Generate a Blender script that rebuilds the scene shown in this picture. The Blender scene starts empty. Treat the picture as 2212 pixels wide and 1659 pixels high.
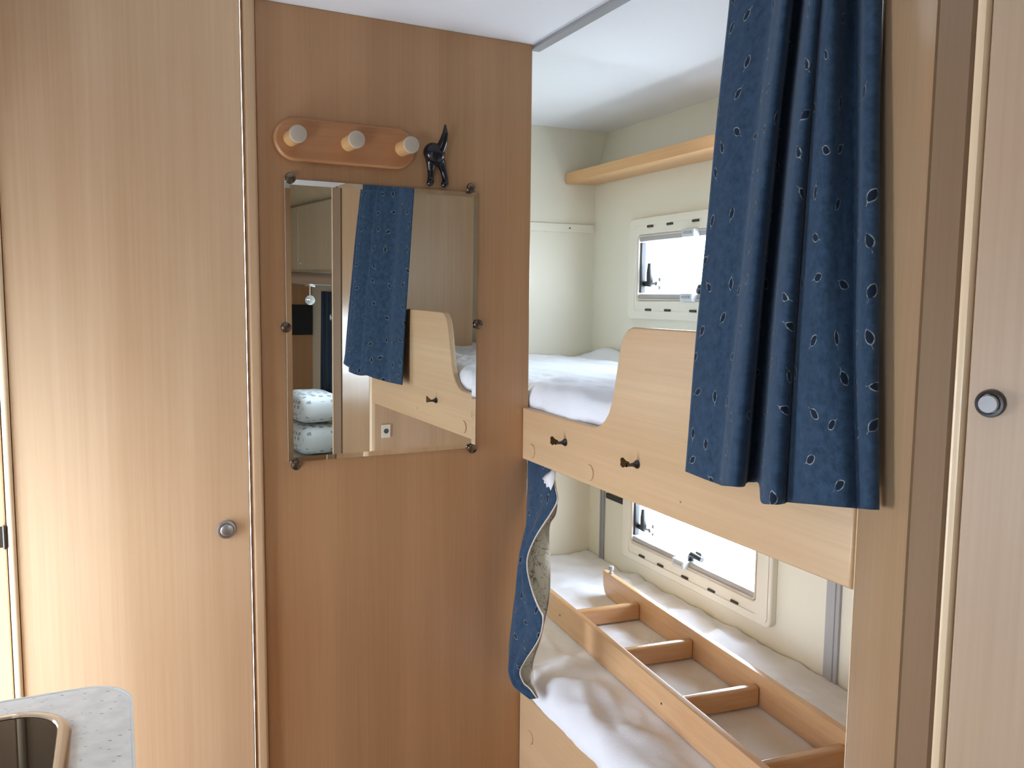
import bpy, bmesh, math, random
from mathutils import Vector, Matrix, noise

random.seed(7)
SC = bpy.context.scene
COL = SC.collection
CZ = 1.35            # eye height above the floor; "rel" coordinates below have the eye at z = 0
TH = math.radians(2.5647)        # the cupboard wall is not quite square to the bunks
PO = (0.91, 1.8803, 0.0)         # where the cupboard wall meets the bunk front
F_W = Matrix.Translation((0, 0, CZ))
F_P = Matrix.Translation((PO[0], PO[1], CZ)) @ Matrix.Rotation(TH, 4, 'Z')

# ------------------------------------------------------------------ camera
def make_camera():
    f, yaw, pit, roll = 1841.6, math.radians(64.9017), math.radians(5.7462), math.radians(0.5688)
    c, s = math.cos(yaw), math.sin(yaw)
    fh, rh, up = Vector((c, s, 0)), Vector((s, -c, 0)), Vector((0, 0, 1))
    fw = math.cos(pit) * fh - math.sin(pit) * up
    u = math.sin(pit) * fh + math.cos(pit) * up
    r = math.cos(roll) * rh + math.sin(roll) * u
    u2 = -math.sin(roll) * rh + math.cos(roll) * u
    cam = bpy.data.cameras.new('camera')
    cam.sensor_fit = 'HORIZONTAL'; cam.sensor_width = 36.0
    cam.lens = f / 2212 * 36.0
    cam.clip_start = 0.02
    o = bpy.data.objects.new('camera', cam); COL.objects.link(o)
    m = Matrix((r, u2, -fw)).transposed().to_4x4()
    o.matrix_world = Matrix.Translation((0, 0, CZ)) @ m
    SC.camera = o
make_camera()

# ------------------------------------------------------------------ world, window portals, exposure
SC.view_settings.view_transform = 'Standard'
SC.view_settings.look = 'None'
SC.view_settings.gamma = 1.0
SC.view_settings.use_curve_mapping = False
SC.view_settings.exposure = 0.0
SKY = 22.0

def make_world():
    w = bpy.data.worlds.new('sky'); SC.world = w; w.use_nodes = True
    nt = w.node_tree; nt.nodes.clear()
    out = nt.nodes.new('ShaderNodeOutputWorld'); bg = nt.nodes.new('ShaderNodeBackground')
    tc = nt.nodes.new('ShaderNodeTexCoord'); sep = nt.nodes.new('ShaderNodeSeparateXYZ')
    mr = nt.nodes.new('ShaderNodeMapRange'); ramp = nt.nodes.new('ShaderNodeValToRGB')
    nt.links.new(tc.outputs['Generated'], sep.inputs[0])
    mr.inputs['From Min'].default_value = -1; mr.inputs['From Max'].default_value = 1
    nt.links.new(sep.outputs['Z'], mr.inputs['Value'])
    nt.links.new(mr.outputs[0], ramp.inputs[0])
    e = ramp.color_ramp.elements
    e[0].position = 0.0; e[0].color = (0.60, 0.69, 0.79, 1)
    e[1].position = 0.46; e[1].color = (0.66, 0.75, 0.86, 1)
    n = e.new(0.52); n.color = (0.84, 0.95, 1.08, 1)
    n = e.new(1.0); n.color = (0.74, 0.92, 1.20, 1)
    nt.links.new(ramp.outputs[0], bg.inputs['Color'])
    bg.inputs['Strength'].default_value = SKY
    nt.links.new(bg.outputs[0], out.inputs[0])
make_world()

def portal(name, loc, size, direction):
    l = bpy.data.lights.new(name, 'AREA'); l.shape = 'RECTANGLE'
    l.size, l.size_y = size
    l.cycles.is_portal = True
    o = bpy.data.objects.new(name, l); COL.objects.link(o)
    q = Vector(direction).to_track_quat('-Z', 'Y')
    o.matrix_world = Matrix.Translation((loc[0], loc[1], loc[2] + CZ)) @ q.to_matrix().to_4x4()

# window openings (rel):  wall x, y0, y1, z0, z1
W1 = (1.783, 2.402, 0.0, 0.206)       # upper bunk window
W2 = (1.783, 2.402, -0.822, -0.614)   # lower bunk window
W3 = (1.44, 1.80, -1.12, -0.15)       # open entrance doorway between worktop and wardrobe
W5 = (-0.08, 0.46, -0.50, -0.15)       # kitchen window
W4 = (-1.36, -0.60, -0.46, -0.12)       # dinette window
XR, XL, YF, YE, ZC = 1.60, -0.60, -2.10, 2.72, 0.60
for nm, w, x, d in (('portal_upper_bunk', W1, XR + .05, -1), ('portal_lower_bunk', W2, XR + .05, -1),
                    ('portal_doorway', W3, XL - .05, 1), ('portal_kitchen', W5, XL - .05, 1), ('portal_dinette', W4, XR + .05, -1)):
    cy, cz = (w[0] + w[1]) / 2, (w[2] + w[3]) / 2
    # track quat to +-X with Y up: local x runs along world Y
    portal(nm, (x, cy, cz), (w[1] - w[0], w[3] - w[2]), (d, 0, 0))

# ------------------------------------------------------------------ materials
MATS = {}
def newmat(name):
    m = bpy.data.materials.new(name); m.use_nodes = True
    nt = m.node_tree; b = nt.nodes['Principled BSDF']
    return m, nt, b

def plain(name, col, rough=0.5, metal=0.0, spec=0.5, bump=0.0, bscale=200.0, sheen=0.0, mottling=0.0, mscale=6.0):
    m, nt, b = newmat(name)
    b.inputs['Base Color'].default_value = (*col, 1); b.inputs['Roughness'].default_value = rough
    b.inputs['Metallic'].default_value = metal; b.inputs['Specular IOR Level'].default_value = spec
    if sheen: b.inputs['Sheen Weight'].default_value = sheen
    tc = nt.nodes.new('ShaderNodeTexCoord')
    if mottling:
        n = nt.nodes.new('ShaderNodeTexNoise'); n.inputs['Scale'].default_value = mscale; n.inputs['Detail'].default_value = 5
        nt.links.new(tc.outputs['Object'], n.inputs['Vector'])
        mx = nt.nodes.new('ShaderNodeMix'); mx.data_type = 'RGBA'
        mx.inputs['A'].default_value = (*[c * (1 - mottling) for c in col], 1)
        mx.inputs['B'].default_value = (*[min(1, c * (1 + mottling)) for c in col], 1)
        nt.links.new(n.outputs[0], mx.inputs['Factor']); nt.links.new(mx.outputs['Result'], b.inputs['Base Color'])
    if bump:
        n = nt.nodes.new('ShaderNodeTexNoise'); n.inputs['Scale'].default_value = bscale; n.inputs['Detail'].default_value = 4
        nt.links.new(tc.outputs['Object'], n.inputs['Vector'])
        bp = nt.nodes.new('ShaderNodeBump'); bp.inputs['Strength'].default_value = bump; bp.inputs['Distance'].default_value = 0.002
        nt.links.new(n.outputs[0], bp.inputs['Height']); nt.links.new(bp.outputs[0], b.inputs['Normal'])
    MATS[name] = m
    return m

def wood(name, a, c, axis='Z', rough=0.36, seed=0.0, stripes=9.0, spec=0.45, bump=.04):
    """laminate with a long, soft grain along one axis"""
    m, nt, b = newmat(name)
    tc = nt.nodes.new('ShaderNodeTexCoord')
    def mapped(sx, sl):
        mp = nt.nodes.new('ShaderNodeMapping')
        s = {'X': (sl, sx, sx), 'Y': (sx, sl, sx), 'Z': (sx, sx, sl)}[axis]
        mp.inputs['Scale'].default_value = s
        mp.inputs['Location'].default_value = (seed, seed * 1.7, seed * .6)
        nt.links.new(tc.outputs['Object'], mp.inputs['Vector']); return mp
    def nz(mp, detail, dist=0.0):
        n = nt.nodes.new('ShaderNodeTexNoise'); n.inputs['Scale'].default_value = 1.0
        n.inputs['Detail'].default_value = detail; n.inputs['Distortion'].default_value = dist
        nt.links.new(mp.outputs[0], n.inputs['Vector']); return n
    broad = nz(mapped(stripes, 0.35), 2.0, 0.6)
    fine = nz(mapped(170.0, 3.0), 3.0)
    blotch = nz(mapped(3.0, 1.6), 2.0)
    r1 = nt.nodes.new('ShaderNodeValToRGB')
    r1.color_ramp.elements[0].position = 0.36; r1.color_ramp.elements[1].position = 0.64
    r1.color_ramp.elements[0].color = (*c, 1); r1.color_ramp.elements[1].color = (*a, 1)
    nt.links.new(broad.outputs[0], r1.inputs[0])
    mx = nt.nodes.new('ShaderNodeMix'); mx.data_type = 'RGBA'; mx.blend_type = 'MULTIPLY'
    mx.inputs['Factor'].default_value = 1.0
    r2 = nt.nodes.new('ShaderNodeValToRGB')
    r2.color_ramp.elements[0].position = 0.3; r2.color_ramp.elements[1].position = 0.7
    r2.color_ramp.elements[0].color = (0.93, 0.91, 0.88, 1); r2.color_ramp.elements[1].color = (1, 1, 1, 1)
    nt.links.new(fine.outputs[0], r2.inputs[0])
    nt.links.new(r1.outputs[0], mx.inputs['A']); nt.links.new(r2.outputs[0], mx.inputs['B'])
    mx2 = nt.nodes.new('ShaderNodeMix'); mx2.data_type = 'RGBA'; mx2.blend_type = 'MULTIPLY'; mx2.inputs['Factor'].default_value = 1.0
    r3 = nt.nodes.new('ShaderNodeValToRGB')
    r3.color_ramp.elements[0].position = 0.35; r3.color_ramp.elements[1].position = 0.65
    r3.color_ramp.elements[0].color = (1.0, 0.95, 0.93, 1); r3.color_ramp.elements[1].color = (1, 1, 1, 1)
    nt.links.new(blotch.outputs[0], r3.inputs[0])
    nt.links.new(mx.outputs['Result'], mx2.inputs['A']); nt.links.new(r3.outputs[0], mx2.inputs['B'])
    nt.links.new(mx2.outputs['Result'], b.inputs['Base Color'])
    b.inputs['Roughness'].default_value = rough; b.inputs['Specular IOR Level'].default_value = spec
    bp = nt.nodes.new('ShaderNodeBump'); bp.inputs['Strength'].default_value = bump; bp.inputs['Distance'].default_value = 0.001
    nt.links.new(fine.outputs[0], bp.inputs['Height']); nt.links.new(bp.outputs[0], b.inputs['Normal'])
    MATS[name] = m
    return m

def leaf_cloth(name, base, ring, dark, sheen=0.24):
    """blue velour with scattered leaf outlines, laid out in the cloth's own metres (UV)"""
    m, nt, b = newmat(name)
    L = nt.links.new
    uv = nt.nodes.new('ShaderNodeUVMap'); uv.uv_map = 'cloth'
    vo = nt.nodes.new('ShaderNodeTexVoronoi'); vo.voronoi_dimensions = '2D'; vo.inputs['Scale'].default_value = 1 / 0.060
    vo.inputs['Randomness'].default_value = 0.55
    L(uv.outputs[0], vo.inputs['Vector'])
    sub = nt.nodes.new('ShaderNodeVectorMath'); sub.operation = 'SUBTRACT'
    L(uv.outputs[0], sub.inputs[0]); L(vo.outputs['Position'], sub.inputs[1])
    sc = nt.nodes.new('ShaderNodeSeparateColor'); L(vo.outputs['Color'], sc.inputs[0])
    ang = nt.nodes.new('ShaderNodeMath'); ang.operation = 'MULTIPLY'; ang.inputs[1].default_value = 6.283; L(sc.outputs[0], ang.inputs[0])
    rot = nt.nodes.new('ShaderNodeVectorRotate'); rot.rotation_type = 'Z_AXIS'
    L(sub.outputs[0], rot.inputs['Vector']); L(ang.outputs[0], rot.inputs['Angle'])
    sp = nt.nodes.new('ShaderNodeSeparateXYZ'); L(rot.outputs[0], sp.inputs[0])
    def mth(op, a, bb=None, c=None):
        n = nt.nodes.new('ShaderNodeMath'); n.operation = op
        for i, v in enumerate((a, bb, c)):
            if v is None: continue
            if isinstance(v, (int, float)): n.inputs[i].default_value = v
            else: L(v, n.inputs[i])
        return n.outputs[0]
    x, y = sp.outputs['X'], sp.outputs['Y']
    a_, b_ = 0.0100, 0.0056
    r_ = (a_ * a_ + b_ * b_) / (2 * b_); c_ = r_ - b_
    ax = mth('ABSOLUTE', x)
    xx = mth('POWER', mth('ADD', ax, c_), 2.0); yy = mth('POWER', mth('ABSOLUTE', y), 2.0)
    d = mth('SUBTRACT', mth('SQRT', mth('ADD', xx, yy)), r_)
    inside = mth('LESS_THAN', d, -0.0004)
    ringm = mth('LESS_THAN', mth('ABSOLUTE', d), 0.0007)
    stem = mth('MULTIPLY', mth('LESS_THAN', ax, 0.0005), mth('MULTIPLY', mth('GREATER_THAN', y, a_ - .001), mth('LESS_THAN', y, a_ + .006)))
    wear = nt.nodes.new('ShaderNodeTexNoise'); wear.inputs['Scale'].default_value = 160; wear.inputs['Detail'].default_value = 3
    L(uv.outputs[0], wear.inputs['Vector'])
    lw = nt.nodes.new('ShaderNodeMapRange'); lw.inputs['From Min'].default_value = .35; lw.inputs['From Max'].default_value = .6
    L(wear.outputs[0], lw.inputs['Value'])
    keep = mth('GREATER_THAN', sc.outputs[1], 0.15)
    inside = mth('MULTIPLY', inside, keep)
    rs = mth('MULTIPLY', mth('MULTIPLY', mth('MAXIMUM', ringm, stem), keep), mth('MULTIPLY', lw.outputs[0], 0.8))
    mot = nt.nodes.new('ShaderNodeTexNoise'); mot.inputs['Scale'].default_value = 60; mot.inputs['Detail'].default_value = 8; mot.inputs['Roughness'].default_value = .7
    L(uv.outputs[0], mot.inputs['Vector'])
    mr = nt.nodes.new('ShaderNodeMapRange'); mr.inputs['From Min'].default_value = .32; mr.inputs['From Max'].default_value = .72
    L(mot.outputs[0], mr.inputs['Value'])
    def mix(f, A, B):
        n = nt.nodes.new('ShaderNodeMix'); n.data_type = 'RGBA'; L(f, n.inputs['Factor'])
        for k, v in (('A', A), ('B', B)):
            if isinstance(v, tuple): n.inputs[k].default_value = (*v, 1)
            else: L(v, n.inputs[k])
        return n.outputs['Result']
    c0 = mix(mr.outputs[0], tuple(v * .7 for v in base), tuple(v * 1.5 for v in base))
    c1 = mix(inside, c0, dark)
    c2 = mix(rs, c1, ring)
    L(c2, b.inputs['Base Color'])
    b.inputs['Roughness'].default_value = 0.95; b.inputs['Specular IOR Level'].default_value = 0.15
    b.inputs['Sheen Weight'].default_value = sheen; b.inputs['Sheen Roughness'].default_value = 0.4
    b.inputs['Sheen Tint'].default_value = (0.6, 0.75, 1.0, 1)
    bp = nt.nodes.new('ShaderNodeBump'); bp.inputs['Strength'].default_value = .25; bp.inputs['Distance'].default_value = .001
    L(mot.outputs[0], bp.inputs['Height']); L(bp.outputs[0], b.inputs['Normal'])
    MATS[name] = m
    return m

def pane_mat():
    m, nt, b = newmat('window_acrylic'); nt.nodes.remove(b)
    out = nt.nodes['Material Output']
    tr = nt.nodes.new('ShaderNodeBsdfTransparent'); tr.inputs[0].default_value = (.96, .97, .97, 1)
    gl = nt.nodes.new('ShaderNodeBsdfGlossy'); gl.inputs['Roughness'].default_value = 0.02
    mx = nt.nodes.new('ShaderNodeMixShader')
    mx.inputs[0].default_value = 0.05
    nt.links.new(tr.outputs[0], mx.inputs[1]); nt.links.new(gl.outputs[0], mx.inputs[2])
    nt.links.new(mx.outputs[0], out.inputs['Surface'])
    MATS['window_acrylic'] = m
    return m

def patch_cloth():
    m, nt, b = newmat('patched_cotton'); L = nt.links.new
    tc = nt.nodes.new('ShaderNodeTexCoord')
    mp = nt.nodes.new('ShaderNodeMapping'); mp.inputs['Scale'].default_value = (4.2, 5.5, 5.5); L(tc.outputs['Object'], mp.inputs[0])
    vo = nt.nodes.new('ShaderNodeTexVoronoi'); vo.distance = 'CHEBYCHEV'; vo.inputs['Randomness'].default_value = .5; L(mp.outputs[0], vo.inputs['Vector'])
    r = nt.nodes.new('ShaderNodeValToRGB'); r.color_ramp.interpolation = 'CONSTANT'
    r.color_ramp.elements[0].color = (.30, .30, .29, 1); r.color_ramp.elements[1].position = .26; r.color_ramp.elements[1].color = (.62, .64, .62, 1)
    L(vo.outputs['Distance'], r.inputs[0]); L(r.outputs[0], b.inputs['Base Color'])
    b.inputs['Roughness'].default_value = .95
    MATS['patched_cotton'] = m
    return m

def stone_mat():
    m, nt, b = newmat('worktop_laminate'); L = nt.links.new
    tc = nt.nodes.new('ShaderNodeTexCoord')
    n1 = nt.nodes.new('ShaderNodeTexNoise'); n1.inputs['Scale'].default_value = 45; n1.inputs['Detail'].default_value = 6; L(tc.outputs['Object'], n1.inputs['Vector'])
    r1 = nt.nodes.new('ShaderNodeValToRGB'); r1.color_ramp.elements[0].position = .35; r1.color_ramp.elements[1].position = .68
    r1.color_ramp.elements[0].color = (.74, .80, .83, 1); r1.color_ramp.elements[1].color = (.88, .92, .93, 1); L(n1.outputs[0], r1.inputs[0])
    mp = nt.nodes.new('ShaderNodeMapping'); mp.inputs['Scale'].default_value = (70, 150, 1); mp.inputs['Rotation'].default_value = (0, 0, .6)
    L(tc.outputs['Object'], mp.inputs[0])
    n2 = nt.nodes.new('ShaderNodeTexVoronoi'); n2.inputs['Scale'].default_value = 1; L(mp.outputs[0], n2.inputs['Vector'])
    lt = nt.nodes.new('ShaderNodeMath'); lt.operation = 'LESS_THAN'; lt.inputs[1].default_value = .16; L(n2.outputs['Distance'], lt.inputs[0])
    s = nt.nodes.new('ShaderNodeSeparateColor'); L(n2.outputs['Color'], s.inputs[0])
    ml = nt.nodes.new('ShaderNodeMath'); ml.operation = 'MULTIPLY'; L(lt.outputs[0], ml.inputs[0]); L(s.outputs[0], ml.inputs[1])
    mx = nt.nodes.new('ShaderNodeMix'); mx.data_type = 'RGBA'; mx.inputs['B'].default_value = (.2, .23, .26, 1)
    L(ml.outputs[0], mx.inputs['Factor']); L(r1.outputs[0], mx.inputs['A']); L(mx.outputs['Result'], b.inputs['Base Color'])
    b.inputs['Roughness'].default_value = .28
    MATS['worktop_laminate'] = m
    return m

def print_lining():
    """cream lining cloth with thin dark scribbled print"""
    m, nt, b = newmat('lining_cloth'); L = nt.links.new
    uv = nt.nodes.new('ShaderNodeUVMap'); uv.uv_map = 'cloth'
    n = nt.nodes.new('ShaderNodeTexNoise'); n.inputs['Scale'].default_value = 28; n.inputs['Detail'].default_value = 5; n.inputs['Distortion'].default_value = 1.5
    L(uv.outputs[0], n.inputs['Vector'])
    s = nt.nodes.new('ShaderNodeMath'); s.operation = 'SUBTRACT'; s.inputs[1].default_value = .5; L(n.outputs[0], s.inputs[0])
    a = nt.nodes.new('ShaderNodeMath'); a.operation = 'ABSOLUTE'; L(s.outputs[0], a.inputs[0])
    r = nt.nodes.new('ShaderNodeValToRGB'); r.color_ramp.elements[0].position = .005; r.color_ramp.elements[1].position = .02
    r.color_ramp.elements[0].color = (.25, .23, .20, 1); r.color_ramp.elements[1].color = (.72, .68, .58, 1)
    L(a.outputs[0], r.inputs[0]); L(r.outputs[0], b.inputs['Base Color']); b.inputs['Roughness'].default_value = .95
    tl = nt.nodes.new('ShaderNodeBsdfTranslucent'); L(r.outputs[0], tl.inputs['Color'])
    mx = nt.nodes.new('ShaderNodeMixShader'); mx.inputs[0].default_value = .5
    L(b.outputs[0], mx.inputs[1]); L(tl.outputs[0], mx.inputs[2]); L(mx.outputs[0], nt.nodes['Material Output'].inputs['Surface'])
    MATS['lining_cloth'] = m
    return m

wood('cupboard_laminate', (0.65, 0.46, 0.285), (0.57, 0.385, 0.23), 'Z', seed=1.0)
wood('partition_laminate', (0.52, 0.31, 0.165), (0.455, 0.265, 0.135), 'Z', seed=4.0)
wood('bunk_laminate', (0.61, 0.435, 0.265), (0.555, 0.385, 0.225), 'Y', seed=2.0, stripes=14)
wood('ladder_beech', (0.67, 0.43, 0.23), (0.62, 0.38, 0.20), 'Y', seed=3.0, stripes=30, rough=.22, spec=.7)
wood('rung_beech', (0.64, 0.40, 0.21), (0.58, 0.35, 0.18), 'X', seed=3.5, stripes=40, rough=.18, spec=.8)
wood('post_laminate_shaded', (0.42, 0.285, 0.17), (0.36, 0.24, 0.14), 'Z', seed=9.0, rough=.17, spec=.9, bump=.003)  # same wood as the cupboards, darkened: shade put into the colour
wood('panel_laminate_shaded', (0.27, 0.18, 0.112), (0.235, 0.155, 0.095), 'Z', seed=9.5)  # darkened further, stands in for the shade on the side panel
wood('door_post_laminate', (0.65, 0.46, 0.285), (0.57, 0.385, 0.23), 'Z', seed=1.3, rough=.55)
wood('door_laminate', (0.76, 0.565, 0.37), (0.68, 0.485, 0.305), 'Z', seed=1.0)
wood('cupboard_door_laminate', (0.60, 0.46, 0.335), (0.53, 0.40, 0.285), 'Z', seed=1.6, rough=.42)
wood('shelf_beech', (0.70, 0.42, 0.20), (0.66, 0.38, 0.17), 'Y', seed=5.0, stripes=30)
wood('peg_rack_wood', (0.46, 0.235, 0.11), (0.42, 0.205, 0.095), 'X', seed=6.0, stripes=40, rough=.28)
wood('peg_wood', (0.66, 0.42, 0.20), (0.60, 0.37, 0.17), 'Y', seed=7.0, stripes=60, rough=.22)
wood('locker_laminate', (0.50, 0.44, 0.31), (0.46, 0.40, 0.28), 'Z', seed=8.0)
plain('peg_end', (.50, .44, .36), .35)
plain('edge_band_lit', (.80, .62, .42), .25)  # lightened: highlight on the rounded edges is put into the colour
plain('pale_edge', (.62, .55, .48), .4)
plain('ceiling_white', (.84, .86, .90), .6, bump=.05, bscale=300)
plain('cream_wall', (.79, .75, .63), .5, bump=.03, bscale=250)
plain('frame_cream', (.82, .78, .67), .35)
plain('grey_plastic', (.40, .40, .41), .4)
plain('grey_strip', (.30, .31, .33), .35)
plain('blind_rail_grey', (.42, .41, .40), .35)
plain('clear_catch', (.62, .66, .70), .15)
plain('black_plastic', (.015, .017, .02), .35)
plain('dark_slot', (.05, .04, .035), .7)
plain('sheet_white', (.83, .86, .93), .95, bump=.5, bscale=420, sheen=.2)
plain('floor_vinyl', (.30, .22, .15), .4, mottling=.2)
plain('cast_iron_black', (.006, .006, .010), .22, bump=.04, bscale=90)
plain('chrome', (.75, .75, .77), .12, metal=1.0)
plain('satin_steel', (.62, .62, .64), .32, metal=1.0)
plain('bronze_stud', (.20, .165, .13), .25, metal=1.0)
plain('button_grey', (.42, .43, .46), .4)
plain('brass', (.20, .15, .09), .25, metal=1.0)
plain('dark_steel', (.10, .10, .11), .25, metal=1.0)
plain('aluminium', (.55, .58, .62), .28, metal=.9)
plain('mirror_silver', (.87, .89, .87), 0.0, metal=1.0)
plain('glass_edge', (.45, .50, .46), .1)
plain('smoked_glass', (.012, .009, .008), .03, spec=.3)
plain('worktop_edge', (.80, .84, .84), .35)
plain('lamp_glass', (.75, .80, .80), .08, metal=.6)
plain('dark_panel', (.010, .010, .014), .5)
plain('wood_mark', (.30, .17, .09), .6)
plain('torn_white', (.72, .73, .76), .95)
leaf_cloth('blue_curtain', (.027, .053, .096), (.36, .40, .38), (.010, .018, .038))
plain('dark_blue_curtain', (.018, .034, .060), .95, sheen=.2)
print_lining(); patch_cloth(); stone_mat(); pane_mat()

# ------------------------------------------------------------------ mesh helpers
def BM(): return bmesh.new()

def box(bm, a, b, bev=0.0, seg=2, M=None):
    r = bmesh.ops.create_cube(bm, size=1.0)
    vs = r['verts']
    for v in vs:
        v.co = Vector([(a[i] + b[i]) / 2 + v.co[i] * (b[i] - a[i]) for i in range(3)])
    if bev:
        es = list({e for v in vs for e in v.link_edges})
        rr = bmesh.ops.bevel(bm, geom=es, offset=bev, segments=seg, affect='EDGES', profile=.5)
        vs = list({v for f in rr['faces'] for v in f.verts} | {v for v in vs if v.is_valid})
    if M is not None:
        bmesh.ops.transform(bm, matrix=M, verts=[v for v in vs if v.is_valid])
    return vs

def prism(bm, pts, axis, a, b, bev=0.0, seg=2):
    """closed outline pts in the two other axes, extruded along axis from a to b"""
    def mk(p, t):
        return {'X': (t, p[0], p[1]), 'Y': (p[0], t, p[1]), 'Z': (p[0], p[1], t)}[axis]
    v0 = [bm.verts.new(mk(p, a)) for p in pts]; v1 = [bm.verts.new(mk(p, b)) for p in pts]
    n = len(pts)
    f0 = bm.faces.new(v0); f1 = bm.faces.new(v1[::-1])
    for i in range(n):
        bm.faces.new((v0[i], v1[i], v1[(i + 1) % n], v0[(i + 1) % n]))
    bm.normal_update()
    if bev:
        es = list(set(f0.edges) | set(f1.edges))
        bmesh.ops.bevel(bm, geom=es, offset=bev, segments=seg, affect='EDGES', profile=.5)
    bmesh.ops.recalc_face_normals(bm, faces=bm.faces[:])

def lathe(bm, prof, org, axis, seg=32):
    """prof: (radius, height) along axis from org"""
    ax = Vector(axis).normalized(); t = Vector((0, 0, 1)) if abs(ax.z) < .9 else Vector((1, 0, 0))
    u = ax.cross(t).normalized(); w = ax.cross(u); o = Vector(org)
    rings = []
    for r, h in prof:
        if r < 1e-6: rings.append([bm.verts.new(o + ax * h)])
        else: rings.append([bm.verts.new(o + ax * h + (u * math.cos(2 * math.pi * k / seg) + w * math.sin(2 * math.pi * k / seg)) * r) for k in range(seg)])
    for A, B in zip(rings, rings[1:]):
        for k in range(seg):
            k2 = (k + 1) % seg
            if len(A) == 1 and len(B) > 1: bm.faces.new((A[0], B[k], B[k2]))
            elif len(B) == 1 and len(A) > 1: bm.faces.new((A[k], B[0], A[k2]))
            elif len(A) > 1: bm.faces.new((A[k], B[k], B[k2], A[k2]))
    bmesh.ops.recalc_face_normals(bm, faces=bm.faces[:])

def tube(bm, pts, rad, seg=12):
    pts = [Vector(p) for p in pts]; n = len(pts)
    rads = rad if isinstance(rad, (list, tuple)) else [rad] * n
    rings = []; prev = None
    for i, p in enumerate(pts):
        d = (pts[min(i + 1, n - 1)] - pts[max(i - 1, 0)]).normalized()
        if prev is None:
            t = Vector((0, 0, 1)) if abs(d.z) < .9 else Vector((1, 0, 0)); u = d.cross(t).normalized()
        else: u = (prev - d * prev.dot(d)).normalized()
        prev = u; w = d.cross(u)
        rings.append([bm.verts.new(p + (u * math.cos(2 * math.pi * k / seg) + w * math.sin(2 * math.pi * k / seg)) * rads[i]) for k in range(seg)])
    for A, B in zip(rings, rings[1:]):
        for k in range(seg): bm.faces.new((A[k], A[(k + 1) % seg], B[(k + 1) % seg], B[k]))
    bm.faces.new(rings[0][::-1]); bm.faces.new(rings[-1])
    bmesh.ops.recalc_face_normals(bm, faces=bm.faces[:])

def rrect(x0, x1, y0, y1, r, n=6):
    out = []
    for cx, cy, a0 in ((x1 - r, y1 - r, 0), (x0 + r, y1 - r, 90), (x0 + r, y0 + r, 180), (x1 - r, y0 + r, 270)):
        for k in range(n + 1):
            a = math.radians(a0 + 90 * k / n); out.append((cx + r * math.cos(a), cy + r * math.sin(a)))
    return out

def ring_prism(bm, outer, inner, axis, a, b):
    """a frame: outer and inner outlines with the same number of points"""
    def mk(p, t):
        return {'X': (t, p[0], p[1]), 'Y': (p[0], t, p[1]), 'Z': (p[0], p[1], t)}[axis]
    n = len(outer)
    O0 = [bm.verts.new(mk(p, a)) for p in outer]; O1 = [bm.verts.new(mk(p, b)) for p in outer]
    I0 = [bm.verts.new(mk(p, a)) for p in inner]; I1 = [bm.verts.new(mk(p, b)) for p in inner]
    for i in range(n):
        j = (i + 1) % n
        bm.faces.new((O0[i], O0[j], O1[j], O1[i])); bm.faces.new((I0[j], I0[i], I1[i], I1[j]))
        bm.faces.new((O0[j], O0[i], I0[i], I0[j])); bm.faces.new((O1[i], O1[j], I1[j], I1[i]))
    bmesh.ops.recalc_face_normals(bm, faces=bm.faces[:])

def obj(name, bm, mat, parent=None, frame=F_W, origin=(0, 0, 0), smooth=40, uv=None):
    """link bm as ONE mesh; coordinates in bm are 'rel' coordinates of the frame"""
    o3 = Vector(origin)
    for v in bm.verts: v.co -= o3
    me = bpy.data.meshes.new(name)
    if uv:
        lay = bm.loops.layers.uv.new('cloth')
        bm.verts.index_update()
        for f in bm.faces:
            for l in f.loops: l[lay].uv = uv[l.vert.index]
    bm.to_mesh(me); bm.free()
    if mat is not None: me.materials.append(MATS[mat])
    if smooth:
        me.polygons.foreach_set('use_smooth', [True] * len(me.polygons))
        me.set_sharp_from_angle(angle=math.radians(smooth))
    o = bpy.data.objects.new(name, me); COL.objects.link(o)
    if smooth and smooth <= 50 and not uv:
        w = o.modifiers.new('normals', 'WEIGHTED_NORMAL'); w.keep_sharp = True
    if parent is None: o.matrix_world = frame @ Matrix.Translation(o3)
    else: o.parent = parent
    return o

def tag(o, label, cat=None, group=None, kind=None):
    if label: o['label'] = label
    if cat: o['category'] = cat
    if group: o['group'] = group
    if kind: o['kind'] = kind
    return o

class Thing:
    def __init__(s, name, label, cat, origin=(0, 0, 0), frame=F_W, kind=None, group=None):
        s.o = bpy.data.objects.new(name, None); COL.objects.link(s.o)
        s.o.empty_display_size = .05
        s.origin = origin; s.o.matrix_world = frame @ Matrix.Translation(origin)
        tag(s.o, label, cat, group, kind)
    def part(s, name, bm, mat, parent=None, label=None, smooth=40, uv=None):
        o = obj(name, bm, mat, parent or s.o, origin=s.origin, smooth=smooth, uv=uv)
        if label: o['label'] = label
        return o

def copy_tree(o, parent=None):
    c = o.copy(); COL.objects.link(c)
    if parent is not None: c.parent = parent
    for ch in list(o.children): copy_tree(ch, c)
    return c

def solid(name, bm, mat, label, cat, frame=F_W, origin=(0, 0, 0), kind='structure', group=None, smooth=40):
    return tag(obj(name, bm, mat, None, frame, origin, smooth), label, cat, group, kind)

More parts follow.
